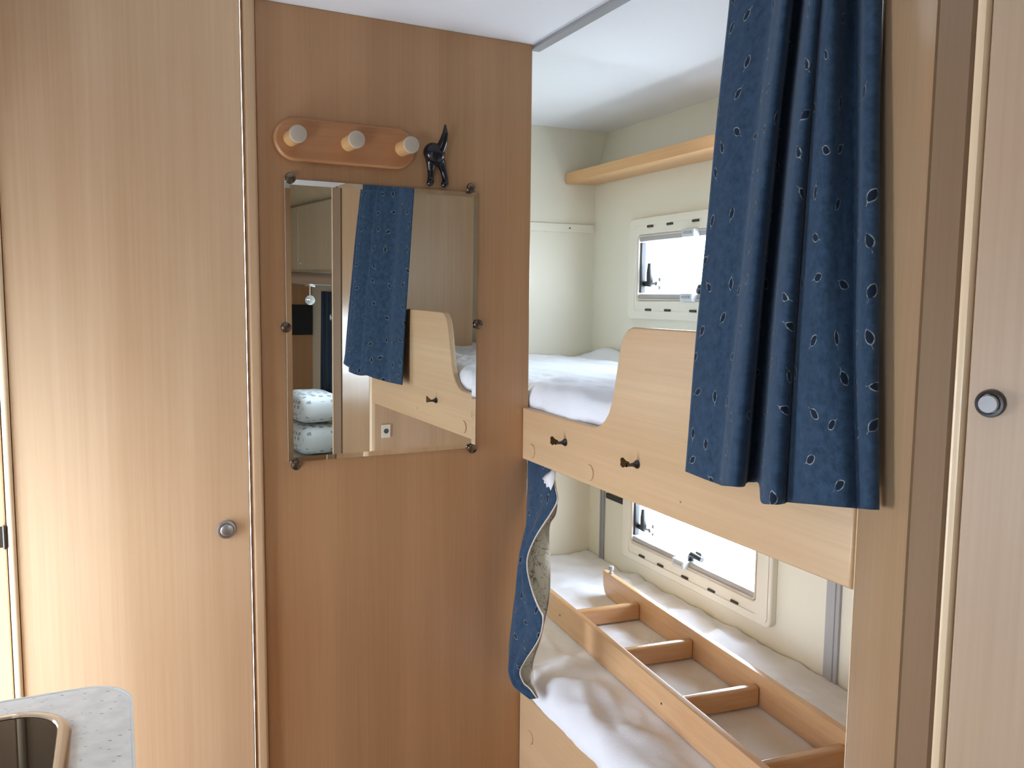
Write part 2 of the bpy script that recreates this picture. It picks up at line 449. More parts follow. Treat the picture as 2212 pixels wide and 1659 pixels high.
# ------------------------------------------------------------------ the shell
def wall_holes(bm, x0, x1, ys, zs, holes):
    """wall slab in a plane of constant x with rectangular openings"""
    ys = sorted(set(ys)); zs = sorted(set(zs))
    for i in range(len(ys) - 1):
        for j in range(len(zs) - 1):
            cy, cz = (ys[i] + ys[i + 1]) / 2, (zs[j] + zs[j + 1]) / 2
            if any(h[0] < cy < h[1] and h[2] < cz < h[3] for h in holes): continue
            box(bm, (x0, ys[i], zs[j]), (x1, ys[i + 1], zs[j + 1]))
    bmesh.ops.remove_doubles(bm, verts=bm.verts[:], dist=1e-5)
    seen = {}
    for f in bm.faces:
        k = tuple(sorted(v.index for v in f.verts))
        seen.setdefault(k, []).append(f)
    bm.verts.index_update()

ZF = -CZ
b = BM(); box(b, (XL - .04, YF - .04, ZF - .05), (XR + .10, YE + .04, ZF)); solid('floor', b, 'floor_vinyl', 'brown vinyl floor of the caravan', 'floor')
b = BM(); box(b, (XL - .04, YF - .04, ZC), (XR + .10, YE + .04, ZC + .05)); solid('ceiling', b, 'ceiling_white', 'plain white caravan ceiling', 'ceiling')
b = BM()
wall_holes(b, XR, XR + .035, [YF, .83, YE, *W1[:2], *W2[:2], *W4[:2]], [ZF, .41, *W1[2:], *W2[2:], *W4[2:]], [W1, W2, W4])
# above the shelf the wall leans outwards a little
prism(b, [(XR, .41), (XR + .05, ZC), (XR + .085, ZC), (XR + .035, .41)], 'Y', YF, YE)
solid('wall_right', b, 'cream_wall', 'cream outer wall behind the bunk beds', 'wall', smooth=0)
b = BM(); box(b, (.90, YE, ZF), (XR + .09, YE + .03, ZC)); solid('wall_back', b, 'cream_wall', 'cream end wall at the head of the bunks', 'wall')
b = BM(); box(b, (.895, 1.905, ZF), (.915, YE, ZC)); solid('wall_bunk_side', b, 'cream_wall', 'cream inner wall beside the bunk, behind the mirror wall', 'wall')
b = BM(); box(b, (XL, YF - .03, ZF), (XR, YF, ZC)); solid('wall_front', b, 'partition_laminate', 'wooden front wall seen only in the mirror', 'wall')
b = BM(); wall_holes(b, XL - .035, XL, [YF, 1.86, *W3[:2], *W5[:2]], [ZF, ZC, *W3[2:], *W5[2:]], [W3, W5]); solid('wall_left', b, 'cream_wall', 'cream outer wall on the kitchen side', 'wall', smooth=0)

# mirror wall (partition), its front face is the plane y = 0 of frame F_P
b = BM(); box(b, (-.629, 0, -CZ), (.0165, .02, ZC), .0015, 1)
solid('wall_partition', b, 'partition_laminate', 'light wooden wall panel that carries the mirror and the peg rack', 'wall', F_P)

# bunk end panel with its rounded nose and the canted strip towards the tall cupboard
b = BM(); box(b, (.9225, .812, ZF), (1.60, .834, ZC))
solid('wall_bunk_end', b, 'cupboard_laminate', 'wooden panel that closes the near end of the bunks, seen in the mirror', 'wall')
b = BM()
arc = [(.9195 - .0155 * math.sin(a), .8185 + .0155 * math.cos(a)) for a in [math.radians(65.8) * k / 14 for k in range(15)]]
prism(b, [(.9225, .834)] + arc + [(.9225, .818)], 'Z', ZF, ZC)
solid('trim_4', b, 'edge_band_lit', 'rounded edge of the bunk post beside the guard board, highlight in its colour', 'trim', smooth=0)  # separate lighter piece that paints in the highlight of the nose
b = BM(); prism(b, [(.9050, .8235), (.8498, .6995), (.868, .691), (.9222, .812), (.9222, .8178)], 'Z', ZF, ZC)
solid('wall_bunk_post', b, 'post_laminate_shaded', 'canted wooden post between the bunks and the tall cupboard, shade in its colour', 'wall', smooth=0)

# curtain track on the ceiling
b = BM(); box(b, (.930, .84, ZC - .008), (.957, 1.905, ZC + .001), .002)
solid('trim_1', b, 'grey_strip', 'grey curtain track across the ceiling', 'trim')
# grey vertical cover strips on the outer wall
for i, (y0, y1, z0, z1, lab) in enumerate(((2.607, 2.633, -1.0, -.42, 'narrow grey vertical strip on the cream wall near the bunk corner'),
                                           (1.493, 1.537, -1.0, -.42, 'grey vertical strip on the cream wall beside the lower window'))):
    b = BM(); box(b, (XR - .008, y0, z0), (XR + .001, y1, z1), .002)
    box(b, (XR - .011, y0 + .012, z0), (XR, y0 + .02, z1), .001, 1)
    solid('trim_%d' % (i + 2), b, 'grey_strip' if i == 0 else 'grey_plastic', lab, 'trim')
# light batten on the end wall
b = BM(); box(b, (.93, YE - .012, .236), (1.588, YE + .001, .266), .002)
t = solid('wall_batten', b, 'cream_wall', 'cream batten screwed to the end wall above the upper bunk', 'batten', kind=None, origin=(1.26, YE, .25))
b = BM(); lathe(b, [(0, .0015), (.003, .001), (.003, -.002)], (1.49, YE - .012, .251), (0, -1, 0), 10)
obj('screw', b, 'dark_slot', t, origin=(1.26, YE, .25))

# ------------------------------------------------------------------ bunk windows
def bunk_window(idx, W, label):
    y0, y1, z0, z1 = W
    T = Thing('window_%d' % idx, label, 'window', (XR, (y0 + y1) / 2, (z0 + z1) / 2), kind='structure')
    fy0, fy1, fz0, fz1 = y0 - .066, y1 + .06, z0 - .064, z1 + .06
    b = BM()
    ring_prism(b, rrect(fy0, fy1, fz0, fz1, .022), rrect(y0 - .004, y1 + .004, z0 - .004, z1 + .004, .012), 'X', XR - .020, XR + .002)
    fr = T.part('frame', b, 'frame_cream')
    fr.modifiers.clear(); m = fr.modifiers.new('bevel', 'BEVEL'); m.width = .004; m.segments = 2; m.limit_method = 'ANGLE'; m.angle_limit = 1.0
    b = BM()
    ring_prism(b, rrect(fy0 + .012, fy1 - .012, fz0 + .012, fz1 - .012, .016), rrect(y0 - .014, y1 + .014, fz0 + .026, fz1 - .026, .012), 'X', XR - .0225, XR - .019)
    T.part('inner_bezel', b, 'frame_cream')
    # reveal
    b = BM(); ring_prism(b, rrect(y0 - .003, y1 + .003, z0 - .003, z1 + .003, .012), rrect(y0 + .002, y1 - .002, z0 + .002, z1 - .002, .010), 'X', XR - .019, XR + .037)
    T.part('reveal', b, 'pale_edge')
    for z in (z0 - .033, z1 + .029):
        for y in (2.333, 2.226, 2.096, 1.966, 1.862):
            b = BM(); box(b, (XR - .0245, y - .016, z - .0035), (XR - .0185, y + .016, z + .0035), .002)
            T.part('vent_slot', b, 'dark_slot')
    # blind rails, top and bottom, with clear catches
    for z, s in ((z0 + .008, 1), (z1 - .006, -1)):
        b = BM(); box(b, (XR - .014, y0 + .002, z - .011), (XR + .006, y1 - .002, z + .010), .003)
        T.part('blind_rail', b, 'blind_rail_grey')
        b = BM(); box(b, (XR - .036, 2.085, z - .013), (XR - .012, 2.145, z + .012), .003)
        ct = T.part('blind_catch', b, 'clear_catch')
        b = BM(); box(b, (XR - .039, 2.096, z - .003), (XR - .034, 2.134, z + .005), .001)
        T.part('grip', b, 'grey_plastic', ct)
    # dark gasket at the side
    b = BM(); box(b, (XR - .012, y1 - .010, z0 + .022), (XR + .006, y1 + .001, z1 - .020), .002)
    T.part('gasket', b, 'black_plastic')
    b = BM(); box(b, (XR + .030, y0 - .02, z0 - .02), (XR + .035, y1 + .02, z1 + .02), 0)
    T.part('pane', b, 'window_acrylic', smooth=0)
    # swivel latches: one on the side, one at the middle of the lower edge
    def latch(side):
        b = BM()
        if side:
            yc, zc = y1 - .040, z0 + .052
            tube(b, [(XR + .006, y1 - .010, zc), (XR + .004, yc, zc), (XR + .002, yc - .001, zc + .010), (XR + .0, yc, zc + .035), (XR + .0, yc, zc + .066)], [.009, .0115, .0115, .0095, .006], 12)
            l = T.part('latch', b, 'black_plastic')
            b = BM(); lathe(b, [(.007, 0), (.009, .006), (.009, .012), (.014, .016), (.016, .024), (0, .024)], (XR + .004, yc - .032, zc), (1, 0, 0), 14)
            tube(b, [(XR + .008, yc, zc), (XR + .010, yc - .032, zc)], .005, 10)
            box(b, (XR + .016, yc - .040, zc - .020), (XR + .024, yc - .026, zc + .020), .003)
            T.part('latch_mount', b, 'grey_plastic', l)
        else:
            yc, zc = 2.088, z0 + .030
            tube(b, [(XR + .006, yc + .012, z0 + .012), (XR + .002, yc + .010, zc), (XR - .002, yc, zc + .010), (XR - .002, yc - .050, zc + .006)], [.010, .011, .010, .008], 12)
            l = T.part('latch', b, 'black_plastic')
            b = BM(); box(b, (XR + .006, yc - .035, zc), (XR + .028, yc - .005, zc + .022), .003)
            T.part('latch_mount', b, 'grey_plastic', l)
    latch(True); latch(False)
    return T
bunk_window(1, W1, 'small white framed window above the upper bunk, half hidden by the curtain')
bunk_window(2, W2, 'white framed window beside the lower bunk, below the guard board')

def plain_window(idx, W, x, sgn, label):
    y0, y1, z0, z1 = W
    T = Thing('window_%d' % idx, label, 'window', (x, (y0 + y1) / 2, (z0 + z1) / 2), kind='structure')
    b = BM(); ring_prism(b, rrect(y0 - .05, y1 + .05, z0 - .045, z1 + .05, .03), rrect(y0, y1, z0, z1, .02), 'X', x - sgn * .002, x + sgn * .018)
    T.part('frame', b, 'frame_cream')
    b = BM(); box(b, (min(x - sgn * .03, x - sgn * .034), y0 - .02, z0 - .02), (max(x - sgn * .03, x - sgn * .034), y1 + .02, z1 + .02))
    T.part('pane', b, 'window_acrylic', smooth=0)
def doorway(W):
    y0, y1, z0, z1 = W
    T = Thing('door_1', 'open entrance doorway between the worktop and the wardrobe', 'door', (XL, (y0 + y1) / 2, z0), kind='structure')
    b = BM(); ring_prism(b, rrect(y0 - .028, y1 + .028, z0 - .03, z1 + .03, .05), rrect(y0, y1, z0, z1, .04), 'X', XL - .036, XL + .012)
    T.part('frame', b, 'frame_cream')
doorway(W3)
plain_window(3, W5, XL, 1, 'kitchen window over the worktop')
plain_window(4, W4, XR, -1, 'dinette window beside the dark curtain, reflected in the mirror')

# dark vent grille on the wall above the lower window
T = Thing('wall_vent', 'small dark slotted vent on the cream wall just under the guard board', 'vent', (XR, 2.53, -.705))
b = BM(); box(b, (XR - .010, 2.472, -.714), (XR + .001, 2.590, -.694), .003); T.part('vent_body', b, 'black_plastic')
for k in range(2):
    b = BM(); box(b, (XR - .012, 2.478, -.7105 + .009 * k), (XR - .009, 2.584, -.7065 + .009 * k), .001, 1); T.part('louvre', b, 'dark_slot')

# ------------------------------------------------------------------ shelf over the upper bunk
b = BM(); prism(b, [(1.472, .441), (1.474, .409), (1.480, .406), (1.598, .408), (1.606, .436), (1.602, .441)], 'Y', .836, YE - .002, .003)
solid('wall_shelf', b, 'shelf_beech', 'orange-tinted wooden shelf high on the wall above the upper bunk', 'shelf', kind=None, origin=(1.53, 1.78, .42))

# ------------------------------------------------------------------ upper bunk
T = Thing('upper_bunk', 'upper bunk with a light wooden guard board and cut-out entry', 'bunk', (.919, 1.36, -.396))
pts = [(.836, -.396), (1.879, -.396), (1.879, -.268), (1.560, -.268)]
cur = [(1.545, -.268), (1.527, -.266), (1.508, -.259), (1.492, -.247), (1.478, -.230), (1.468, -.208), (1.460, -.180), (1.452, -.145), (1.444, -.110), (1.437, -.088), (1.428, -.071), (1.415, -.059), (1.398, -.0535)]
pts += cur + [(1.150, -.0535), (1.135, -.056), (1.124, -.064), (1.118, -.078), (1.110, -.262), (1.100, -.268), (.836, -.268)]
b = BM(); prism(b, pts, 'X', .910, .928, .004, 3); gb = T.part('guard_board', b, 'bunk_laminate')
b = BM(); box(b, (.928, .836, -.380), (1.598, YE - .002, -.345), .003); T.part('bed_base', b, 'bunk_laminate')
for y in (1.825, 1.548):
    b = BM(); lathe(b, [(.0175, 0), (.0175, .0020), (.0165, .0034), (0, .0038)], (.9102, y, -.368), (-1, 0, 0), 28)
    T.part('cover_cap', b, 'bunk_laminate')
def coat_hook(y, z):
    b = BM(); lathe(b, [(.0085, 0), (.0085, .003), (.006, .006), (.0035, .012), (.0032, .022), (.004, .026)], (.910, y, z), (-1, 0, 0), 18)
    h = T.part('swivel_hook', b, 'dark_steel')
    b = BM()   # flat flared thumb piece, turned up a little
    out = [(0, -.004), (.006, -.0045), (.013, -.009), (.017, -.006), (.0165, 0), (.017, .006), (.013, .009), (.006, .0045), (0, .004)]
    v0 = [b.verts.new((.890 - p[0] * .9, y - .0016 + p[0] * .3, z + .002 + p[1] * 1.1 + p[0] * .25)) for p in out]
    v1 = [b.verts.new((.890 - p[0] * .9, y + .0016 + p[0] * .3, z + .002 + p[1] * 1.1 + p[0] * .25)) for p in out]
    b.faces.new(v0); b.faces.new(v1[::-1])
    for i in range(len(out)): b.faces.new((v0[i], v1[i], v1[(i + 1) % len(out)], v0[(i + 1) % len(out)]))
    bmesh.ops.recalc_face_normals(b, faces=b.faces[:])
    T.part('hook_tip', b, 'brass', h)
coat_hook(1.657, -.320); coat_hook(1.367, -.317)
b = BM(); lathe(b, [(.0022, 0), (.002, .0006), (0, .0008)], (.910, 1.227, -.360), (-1, 0, 0), 8); T.part('wood_mark', b, 'wood_mark')

# mattress with a sheet: a dense grid wrapped over top, front and ends
def mattress(name, label, x0, x1, y0, y1, zt, zb, fn, bulge, nx=90, ny=240):
    b = BM(); uvd = []
    R = .045
    def prof(s):   # s in 0..1 over front side then top
        hs = zt - zb - R; arc = R * math.pi / 2; L = hs + arc + (x1 - x0 - R)
        d = s * L
        if d < hs: return x0, zb + d, (-1, 0)
        if d < hs + arc:
            a = (d - hs) / R; return x0 + R - R * math.cos(a), zt - R + R * math.sin(a), (-math.cos(a), math.sin(a))
        return x0 + R + d - hs - arc, zt, (0, 1)
    grid = []
    for i in range(nx + 1):
        s = i / nx; x, z, n = prof(s); row = []
        for j in range(ny + 1):
            y = y0 + (y1 - y0) * j / ny
            e = fn(x, y, s)
            px, pz = x + n[0] * e, z + n[1] * e
            if x < x0 + .12: px -= bulge(y) * max(0, 1 - (x - x0) / .12) * max(0, min(1, (z - zt + .052) / .02))
            if px > x1: px = x1
            row.append(b.verts.new((px, y, pz)))
        grid.append(row)
    for i in range(nx):
        for j in range(ny): b.faces.new((grid[i][j], grid[i + 1][j], grid[i + 1][j + 1], grid[i][j + 1]))
    # close back, ends and underside
    base = [b.verts.new((grid[0][j].co.x, grid[0][j].co.y, zb)) for j in range(ny + 1)]
    back = [b.verts.new((x1, grid[0][j].co.y, zb)) for j in range(ny + 1)]
    for j in range(ny):
        b.faces.new((base[j], grid[0][j], grid[0][j + 1], base[j + 1]))
        b.faces.new((grid[nx][j], back[j], back[j + 1], grid[nx][j + 1]))
        b.faces.new((back[j], base[j], base[j + 1], back[j + 1]))
    for j in (0, ny): b.faces.new([grid[i][j] for i in range(nx + 1)] + [back[j], base[j]])
    bmesh.ops.recalc_face_normals(b, faces=b.faces[:])
    o = obj(name, b, 'sheet_white', origin=((x0 + x1) / 2, (y0 + y1) / 2, zb), smooth=80)
    return tag(o, label, 'mattress', 'bunk mattresses')

def n3(x, y, z): return noise.noise(Vector((x, y, z)))
def up_fn(x, y, s):
    e = .013 * n3(x * 13, y * 1.6, 1.0) + .007 * n3(x * 9 + 3, y * 7, 4.0) + .0022 * n3(x * 45, y * 25, 2.0)
    if x < 1.05: e += .014 * n3(y * 13, x * 8, 7.7) - .008 * abs(n3(y * 22 + x * 9, s * 25, 3.0)) + .004
    e += .028 * math.exp(-((y - 2.58) / .10) ** 2 - ((x - 1.57) / .05) ** 2)
    return e
mattress('mattress', 'white sheeted mattress on the upper bunk', .934, 1.596, .86, YE - .004, -.203, -.344, up_fn, lambda y: 0)
LDX, LDY, LDA = 1.090, 1.478, math.atan2(.080, 1.0)
def lo_fn(x, y, s):
    near = max(0, 1 - abs(x - .99) / .16)
    w = .5 + .5 * near
    e = w * (.018 * n3(x * 6 + y * 3.5, y * 5, 11.0) + .016 * (1 - abs(2 * n3(x * 5 + y * 2.5, y * 6 - x * 3, 5.0))) * near) + .0025 * n3(x * 38, y * 30, 2.0)
    e -= .004 + (.012 * (1 - abs(2 * n3(x * 3, y * 9 - x * 2, 21.0))) - .006) * (0 if near > .3 else .6)
    if x > 1.5: e += .016 * max(0, n3(y * 9, x * 5, 9.0)) + .006 * (x - 1.5) / .1
    # the ladder presses the bedding flat under its rails and rungs
    u = (x - LDX) * math.cos(LDA) - (y - LDY) * math.sin(LDA); v = (x - LDX) * math.sin(LDA) + (y - LDY) * math.cos(LDA)
    e += .006 * (1 - abs(2.2 * n3(x * 11 + y * 4, y * 8 - x * 5, 31.0)))
    du = max(0, -.004 - u, u - .269); dv = max(0, v - .84, -.50 - v)
    if du < .05 and dv < .05:
        rung = min(abs(v - q) for q in (.600, .312, .030, -.258))
        d = min(abs(u - .0095), abs(u - .2555), rung)          # how far from the wood
        k = min(1, max(0, (d - .014) / .045))
        out = min(1, max(du, dv) / .05)
        k = max(k * .75, out)
        lim = .0035 + .012 * k
        e = (1 - k) * .0035 + k * min(e, lim if out < 1 else e)
    return e
mattress('mattress', 'white crumpled sheeted mattress on the lower bunk, under the ladder', .918, 1.596, .86, YE - .004, -.949, -1.075, lo_fn, lambda y: .012 * max(0, min(1, (1.75 - y) / .4)))

# ------------------------------------------------------------------ lower bunk
T = Thing('lower_bunk', 'lower bunk with a tall wooden front panel', 'bunk', (.919, 1.36, ZF))
b = BM(); box(b, (.910, .836, ZF), (.928, 1.8785, -.996), .004, 3); T.part('front_panel', b, 'bunk_laminate')
b = BM(); box(b, (.929, .836, -1.115), (1.598, YE - .002, -1.078), .003); T.part('bed_base', b, 'bunk_laminate')
b = BM(); lathe(b, [(.0175, 0), (.0175, .0020), (.0165, .0034), (0, .0038)], (.9102, 1.815, -1.09), (-1, 0, 0), 28); T.part('cover_cap', b, 'bunk_laminate')

# ------------------------------------------------------------------ ladder lying on the lower mattress
LA = math.atan2(.080, 1.0)
LM = Matrix.Translation((1.090, 1.478, -.945)) @ Matrix.Rotation(-LA, 4, 'Z')
T = Thing('bunk_ladder', 'beech bunk ladder with four rungs lying on the lower mattress', 'ladder', (1.09, 1.478, -.945))
def ladder_part(name, bmx, mat, parent=None):
    bmesh.ops.transform(bmx, matrix=LM, verts=bmx.verts[:]); return T.part(name, bmx, mat, parent)
def rail(x0, x1, z0, z1, ya, yb):
    b = BM(); r = .03
    pts = [(ya, z0), (yb - .030, z0)] + [(yb - .030 + .030 * math.sin(a), z0 + .062 - .062 * math.cos(a)) for a in [k * math.pi / 12 for k in range(1, 7)]] + [(yb, z1), (ya, z1)]
    prism(b, pts, 'X', x0, x1, .003, 2)
    return b
r1 = ladder_part('rail', rail(0, .019, .001, .080, -.50, .835), 'ladder_beech')
r2 = ladder_part('rail', rail(.246, .265, .001, .078, -.50, .835), 'ladder_beech')
for yy in (.600, .312, .030, -.258):
    b = BM(); box(b, (.0185, yy - .0125, .003), (.2465, yy + .0125, .052), .007, 3); ladder_part('rung', b, 'rung_beech')
b = BM(); lathe(b, [(.0075, 0), (.0075, .004), (.004, .005), (.004, .010), (.0075, .011), (.0085, .020), (.007, .024), (0, .025)], (.256, .795, .078), (0, 0, 1), 16)
ladder_part('hook_pin', b, 'grey_plastic', r2)
for yy in (.615, .045):
    b = BM(); lathe(b, [(.003, 0), (.0025, .0008), (0, .0008)], (0, yy, .038), (-1, 0, 0), 10); ladder_part('screw', b, 'dark_steel', r1)

# ------------------------------------------------------------------ curtains
def cat_rom(P, k):
    out = []
    n = len(P)
    for i in range(n - 1):
        p0, p1, p2, p3 = P[max(i - 1, 0)], P[i], P[i + 1], P[min(i + 2, n - 1)]
        for t in [j / k for j in range(k)]:
            out.append(tuple(.5 * (2 * b1 + (c - a) * t + (2 * a - 5 * b1 + 4 * c - d) * t * t + (3 * b1 - a - 3 * c + d) * t ** 3)
                             for a, b1, c, d in zip(p0, p1, p2, p3)))
    out.append(P[-1]); return out
MAIN = [(0.9350, 1.1676, 0.4826, 0.8820, 1.1762, -0.2922),
(0.9260, 1.1132, 0.4653, 0.8720, 1.1150, -0.2921),
(0.9240, 1.0575, 0.4486, 0.8680, 1.0709, -0.2921),
(0.9013, 1.0156, 0.4328, 0.8432, 1.0314, -0.2841),
(0.8824, 0.9819, 0.4201, 0.8184, 0.9771, -0.2722),
(0.8956, 0.9861, 0.4233, 0.8367, 0.9772, -0.2738),
(0.9412, 1.0304, 0.4432, 0.8820, 1.0241, -0.2815),
(0.9510, 1.0274, 0.4437, 0.8860, 1.0109, -0.2784),
(0.9412, 1.0043, 0.4355, 0.8780, 0.9874, -0.2752),
(0.8916, 0.9468, 0.4112, 0.8353, 0.9331, -0.2868),
(0.8690, 0.9108, 0.3972, 0.8106, 0.8853, -0.2777),
(0.8780, 0.9108, 0.3985, 0.8281, 0.8846, -0.2779),
(0.9095, 0.9399, 0.4118, 0.8709, 0.9249, -0.2884),
(0.8811, 0.9029, 0.3967, 0.8375, 0.8833, -0.2765),
(0.8690, 0.8750, 0.3867, 0.8254, 0.8236, -0.2645),
(0.9153, 0.8982, 0.4003, 0.8296, 0.7808, -0.2588),
(0.9285, 0.8881, 0.3993, 0.8494, 0.7768, -0.2615),
(0.8867, 0.8366, 0.3780, 0.8420, 0.7541, -0.2568),
(0.8808, 0.8184, 0.3718, 0.8460, 0.7449, -0.2557),
(0.8926, 0.8183, 0.3734, 0.8580, 0.7505, -0.2581),
(0.9044, 0.8336, 0.3785, 0.8680, 0.7680, -0.2600)]
def main_curtain():
    prof = cat_rom(MAIN, 8)
    nr = 90; b = BM(); uv = []; grid = []
    us = [0.0]
    for p, q in zip(prof, prof[1:]):
        us.append(us[-1] + max(math.hypot(p[3] - q[3], p[4] - q[4]), math.hypot(p[0] - q[0], p[1] - q[1])))
    for i in range(nr + 1):
        row = []
        for j, p in enumerate(prof):
            zb = p[5]; z = .592 + (zb - .592) * i / nr
            t = (z - p[2]) / (p[5] - p[2])           # 0 at the measured top row, 1 at the hem
            x = p[0] + (p[3] - p[0]) * t; y = p[1] + (p[4] - p[1]) * t
            sag = .010 * math.sin(math.pi * min(1, max(0, t)))
            x += -sag * .35 + .0022 * n3(us[j] * 6, z * 4, 3.0)
            y += .004 * n3(us[j] * 5 + 9, z * 3, 6.0)
            row.append(b.verts.new((x, y, z))); uv.append((us[j], z))
        grid.append(row)
    for i in range(nr):
        for j in range(len(prof) - 1): b.faces.new((grid[i][j], grid[i + 1][j], grid[i + 1][j + 1], grid[i][j + 1]))
    T = Thing('curtain', 'long blue pleated curtain with leaf outlines hanging over the guard board', 'curtain', (.93, .98, .59))
    c = T.part('cloth', b, 'blue_curtain', smooth=80, uv=uv)
    m = c.modifiers.new('thickness', 'SOLIDIFY'); m.thickness = .0025; m.offset = 1
    # heading tape with glider hooks up at the track
    b = BM()
    pts = []
    for p in prof[::2]:
        t = (.592 - p[2]) / (p[5] - p[2]); pts.append((p[0] + (p[3] - p[0]) * t + .004, p[1] + (p[4] - p[1]) * t))
    va = [b.verts.new((x, y, .590)) for x, y in pts]; vb = [b.verts.new((x, y, .560)) for x, y in pts]
    for i in range(len(pts) - 1): b.faces.new((va[i], vb[i], vb[i + 1], va[i + 1]))
    T.part('heading_tape', b, 'torn_white')
main_curtain()

LOW = [(0.9320,1.8893,-0.3900,0.9340,1.7670,-0.3880,0.9370,1.7723,-0.3880),
(0.9260,1.8783,-0.4666,0.9150,1.7108,-0.4311,0.9350,1.7482,-0.4405),
(0.9220,1.8718,-0.5001,0.9010,1.6724,-0.4540,0.9350,1.7379,-0.4717),
(0.9180,1.8654,-0.5336,0.8900,1.6843,-0.4879,0.9350,1.7461,-0.5070),
(0.9130,1.8572,-0.5557,0.8890,1.7138,-0.5177,0.9350,1.7735,-0.5373),
(0.9050,1.8504,-0.5871,0.8870,1.7516,-0.5592,0.9350,1.7773,-0.5713),
(0.8960,1.8465,-0.6284,0.8820,1.7796,-0.6079,0.9350,1.7736,-0.6126),
(0.8880,1.8421,-0.6648,0.8760,1.7715,-0.6422,0.9340,1.7682,-0.6486),
(0.8780,1.8384,-0.7151,0.8700,1.7336,-0.6802,0.9320,1.7652,-0.6991),
(0.8720,1.8381,-0.7553,0.8680,1.6976,-0.7068,0.9280,1.7659,-0.7390),
(0.8690,1.8390,-0.7858,0.8680,1.6713,-0.7262,0.9220,1.7680,-0.7688),
(0.8660,1.8449,-0.8396,0.8680,1.6907,-0.7817,0.9150,1.7774,-0.8222),
(0.8640,1.8448,-0.8940,0.8700,1.7635,-0.8624,0.9100,1.8034,-0.8855),
(0.8660,1.8430,-0.9235,0.8720,1.7974,-0.9056,0.9050,1.7977,-0.9118),
(0.8720,1.8335,-0.9493,0.8780,1.7884,-0.9312,0.9000,1.7820,-0.9326),
(0.8800,1.8259,-0.9619,0.8860,1.7713,-0.9394,0.8980,1.7726,-0.9423),
(0.8900,1.7661,-0.9624,0.8930,1.7474,-0.9546,0.8970,1.7503,-0.9567)]
def low_curtain():
    T = Thing('curtain', 'short blue curtain bunched against the mirror wall at the lower bunk, lining turned out', 'curtain', (.92, 1.85, -.40))
    rows = cat_rom(LOW, 5)
    n = 14
    def layer(side):
        b = BM(); uv = []; grid = []
        for ri, r in enumerate(rows):
            L = Vector(r[0:3]); E = Vector(r[3:6] if side == 'front' else r[6:9])
            row = []
            for k in range(n + 1):
                t = k / n; p = L.lerp(E, t)
                if side == 'front': p.x -= .010 * min(1, ri / 9) * math.sin(math.pi * t) * (1 + .5 * math.sin(9 * t)) ; u = .3 - (E - L).length * t
                else: p.x += .006 * math.sin(math.pi * t); u = .3 + (E - L).length * t
                row.append(b.verts.new(p)); uv.append((u, p.z))
            grid.append(row)
        for i in range(len(rows) - 1):
            for k in range(n): b.faces.new((grid[i][k], grid[i + 1][k], grid[i + 1][k + 1], grid[i][k + 1]))
        return b, uv, grid
    b, uv, g = layer('front'); c = T.part('cloth', b, 'blue_curtain', smooth=80, uv=uv)
    m = c.modifiers.new('thickness', 'SOLIDIFY'); m.thickness = .003; m.offset = 0
    b, uv, g = layer('back'); l = T.part('lining', b, 'lining_cloth', smooth=80, uv=uv, label='cream printed lining of the curtain')
    m = l.modifiers.new('thickness', 'SOLIDIFY'); m.thickness = .002; m.offset = 0
    # pale hem piped along the free edge
    b = BM(); tube(b, [Vector(r[3:6]) + Vector((-.001, 0, 0)) for r in rows], .0018, 6); T.part('hem', b, 'pale_edge', c)
    b = BM(); tube(b, [Vector(r[6:9]) for r in rows], .0018, 6); T.part('hem', b, 'pale_edge', l)
    # torn white lining scrap near the top
    b = BM()
    P = [(.921, 1.735, -.391), (.918, 1.742, -.402), (.913, 1.757, -.412), (.908, 1.766, -.424), (.906, 1.752, -.425), (.904, 1.748, -.432), (.902, 1.735, -.428), (.899, 1.726, -.436),
         (.899, 1.713, -.431), (.898, 1.704, -.438), (.899, 1.698, -.428), (.903, 1.698, -.418), (.910, 1.704, -.408), (.917, 1.716, -.396)]
    vs = [b.verts.new(p) for p in P]; cv = b.verts.new((.903, 1.730, -.414))
    for i in range(len(vs)): b.faces.new((cv, vs[i], vs[(i + 1) % len(vs)]))
    s = T.part('torn_lining', b, 'torn_white', c, label='torn white scrap of lining')
    m = s.modifiers.new('thickness', 'SOLIDIFY'); m.thickness = .002
low_curtain()

# ------------------------------------------------------------------ mirror on the partition
PHI = math.radians(.70)
MIR_F = F_P @ Matrix.Translation((-.354, -.010, -.0575 + 0)) @ Matrix.Rotation(PHI, 4, 'X')
T = Thing('wall_mirror', 'rectangular frameless mirror held by six round studs', 'mirror', (0, 0, 0), MIR_F)
hw, hh, bv = .2225, .3005, .011
b = BM()
f = [b.verts.new((x * (hw - bv), -.0012, z * (hh - bv))) for x, z in ((-1, -1), (1, -1), (1, 1), (-1, 1))]
e = [b.verts.new((x * hw, -.0001, z * hh)) for x, z in ((-1, -1), (1, -1), (1, 1), (-1, 1))]
b.faces.new(f)
for i in range(4): b.faces.new((e[i], e[(i + 1) % 4], f[(i + 1) % 4], f[i]))
T.part('glass', b, 'mirror_silver', smooth=0)
b = BM(); box(b, (-hw, -.0001, -hh), (hw, .0035, hh)); T.part('backing', b, 'glass_edge', smooth=0)
SL = (-.354, -.0575)
for s, z in ((-.566, .245), (-.152, .252), (-.561, -.364), (-.142, -.359), (-.579, -.066), (-.129, -.062)):
    b = BM(); lathe(b, [(.004, -.012), (.004, .001), (.0105, .002), (.0115, .005), (.0100, .009), (.006, .0105), (0, .011)], (s - SL[0], -.001, z - SL[1]), (0, -1, 0), 24)
    T.part('mirror_stud', b, 'bronze_stud')

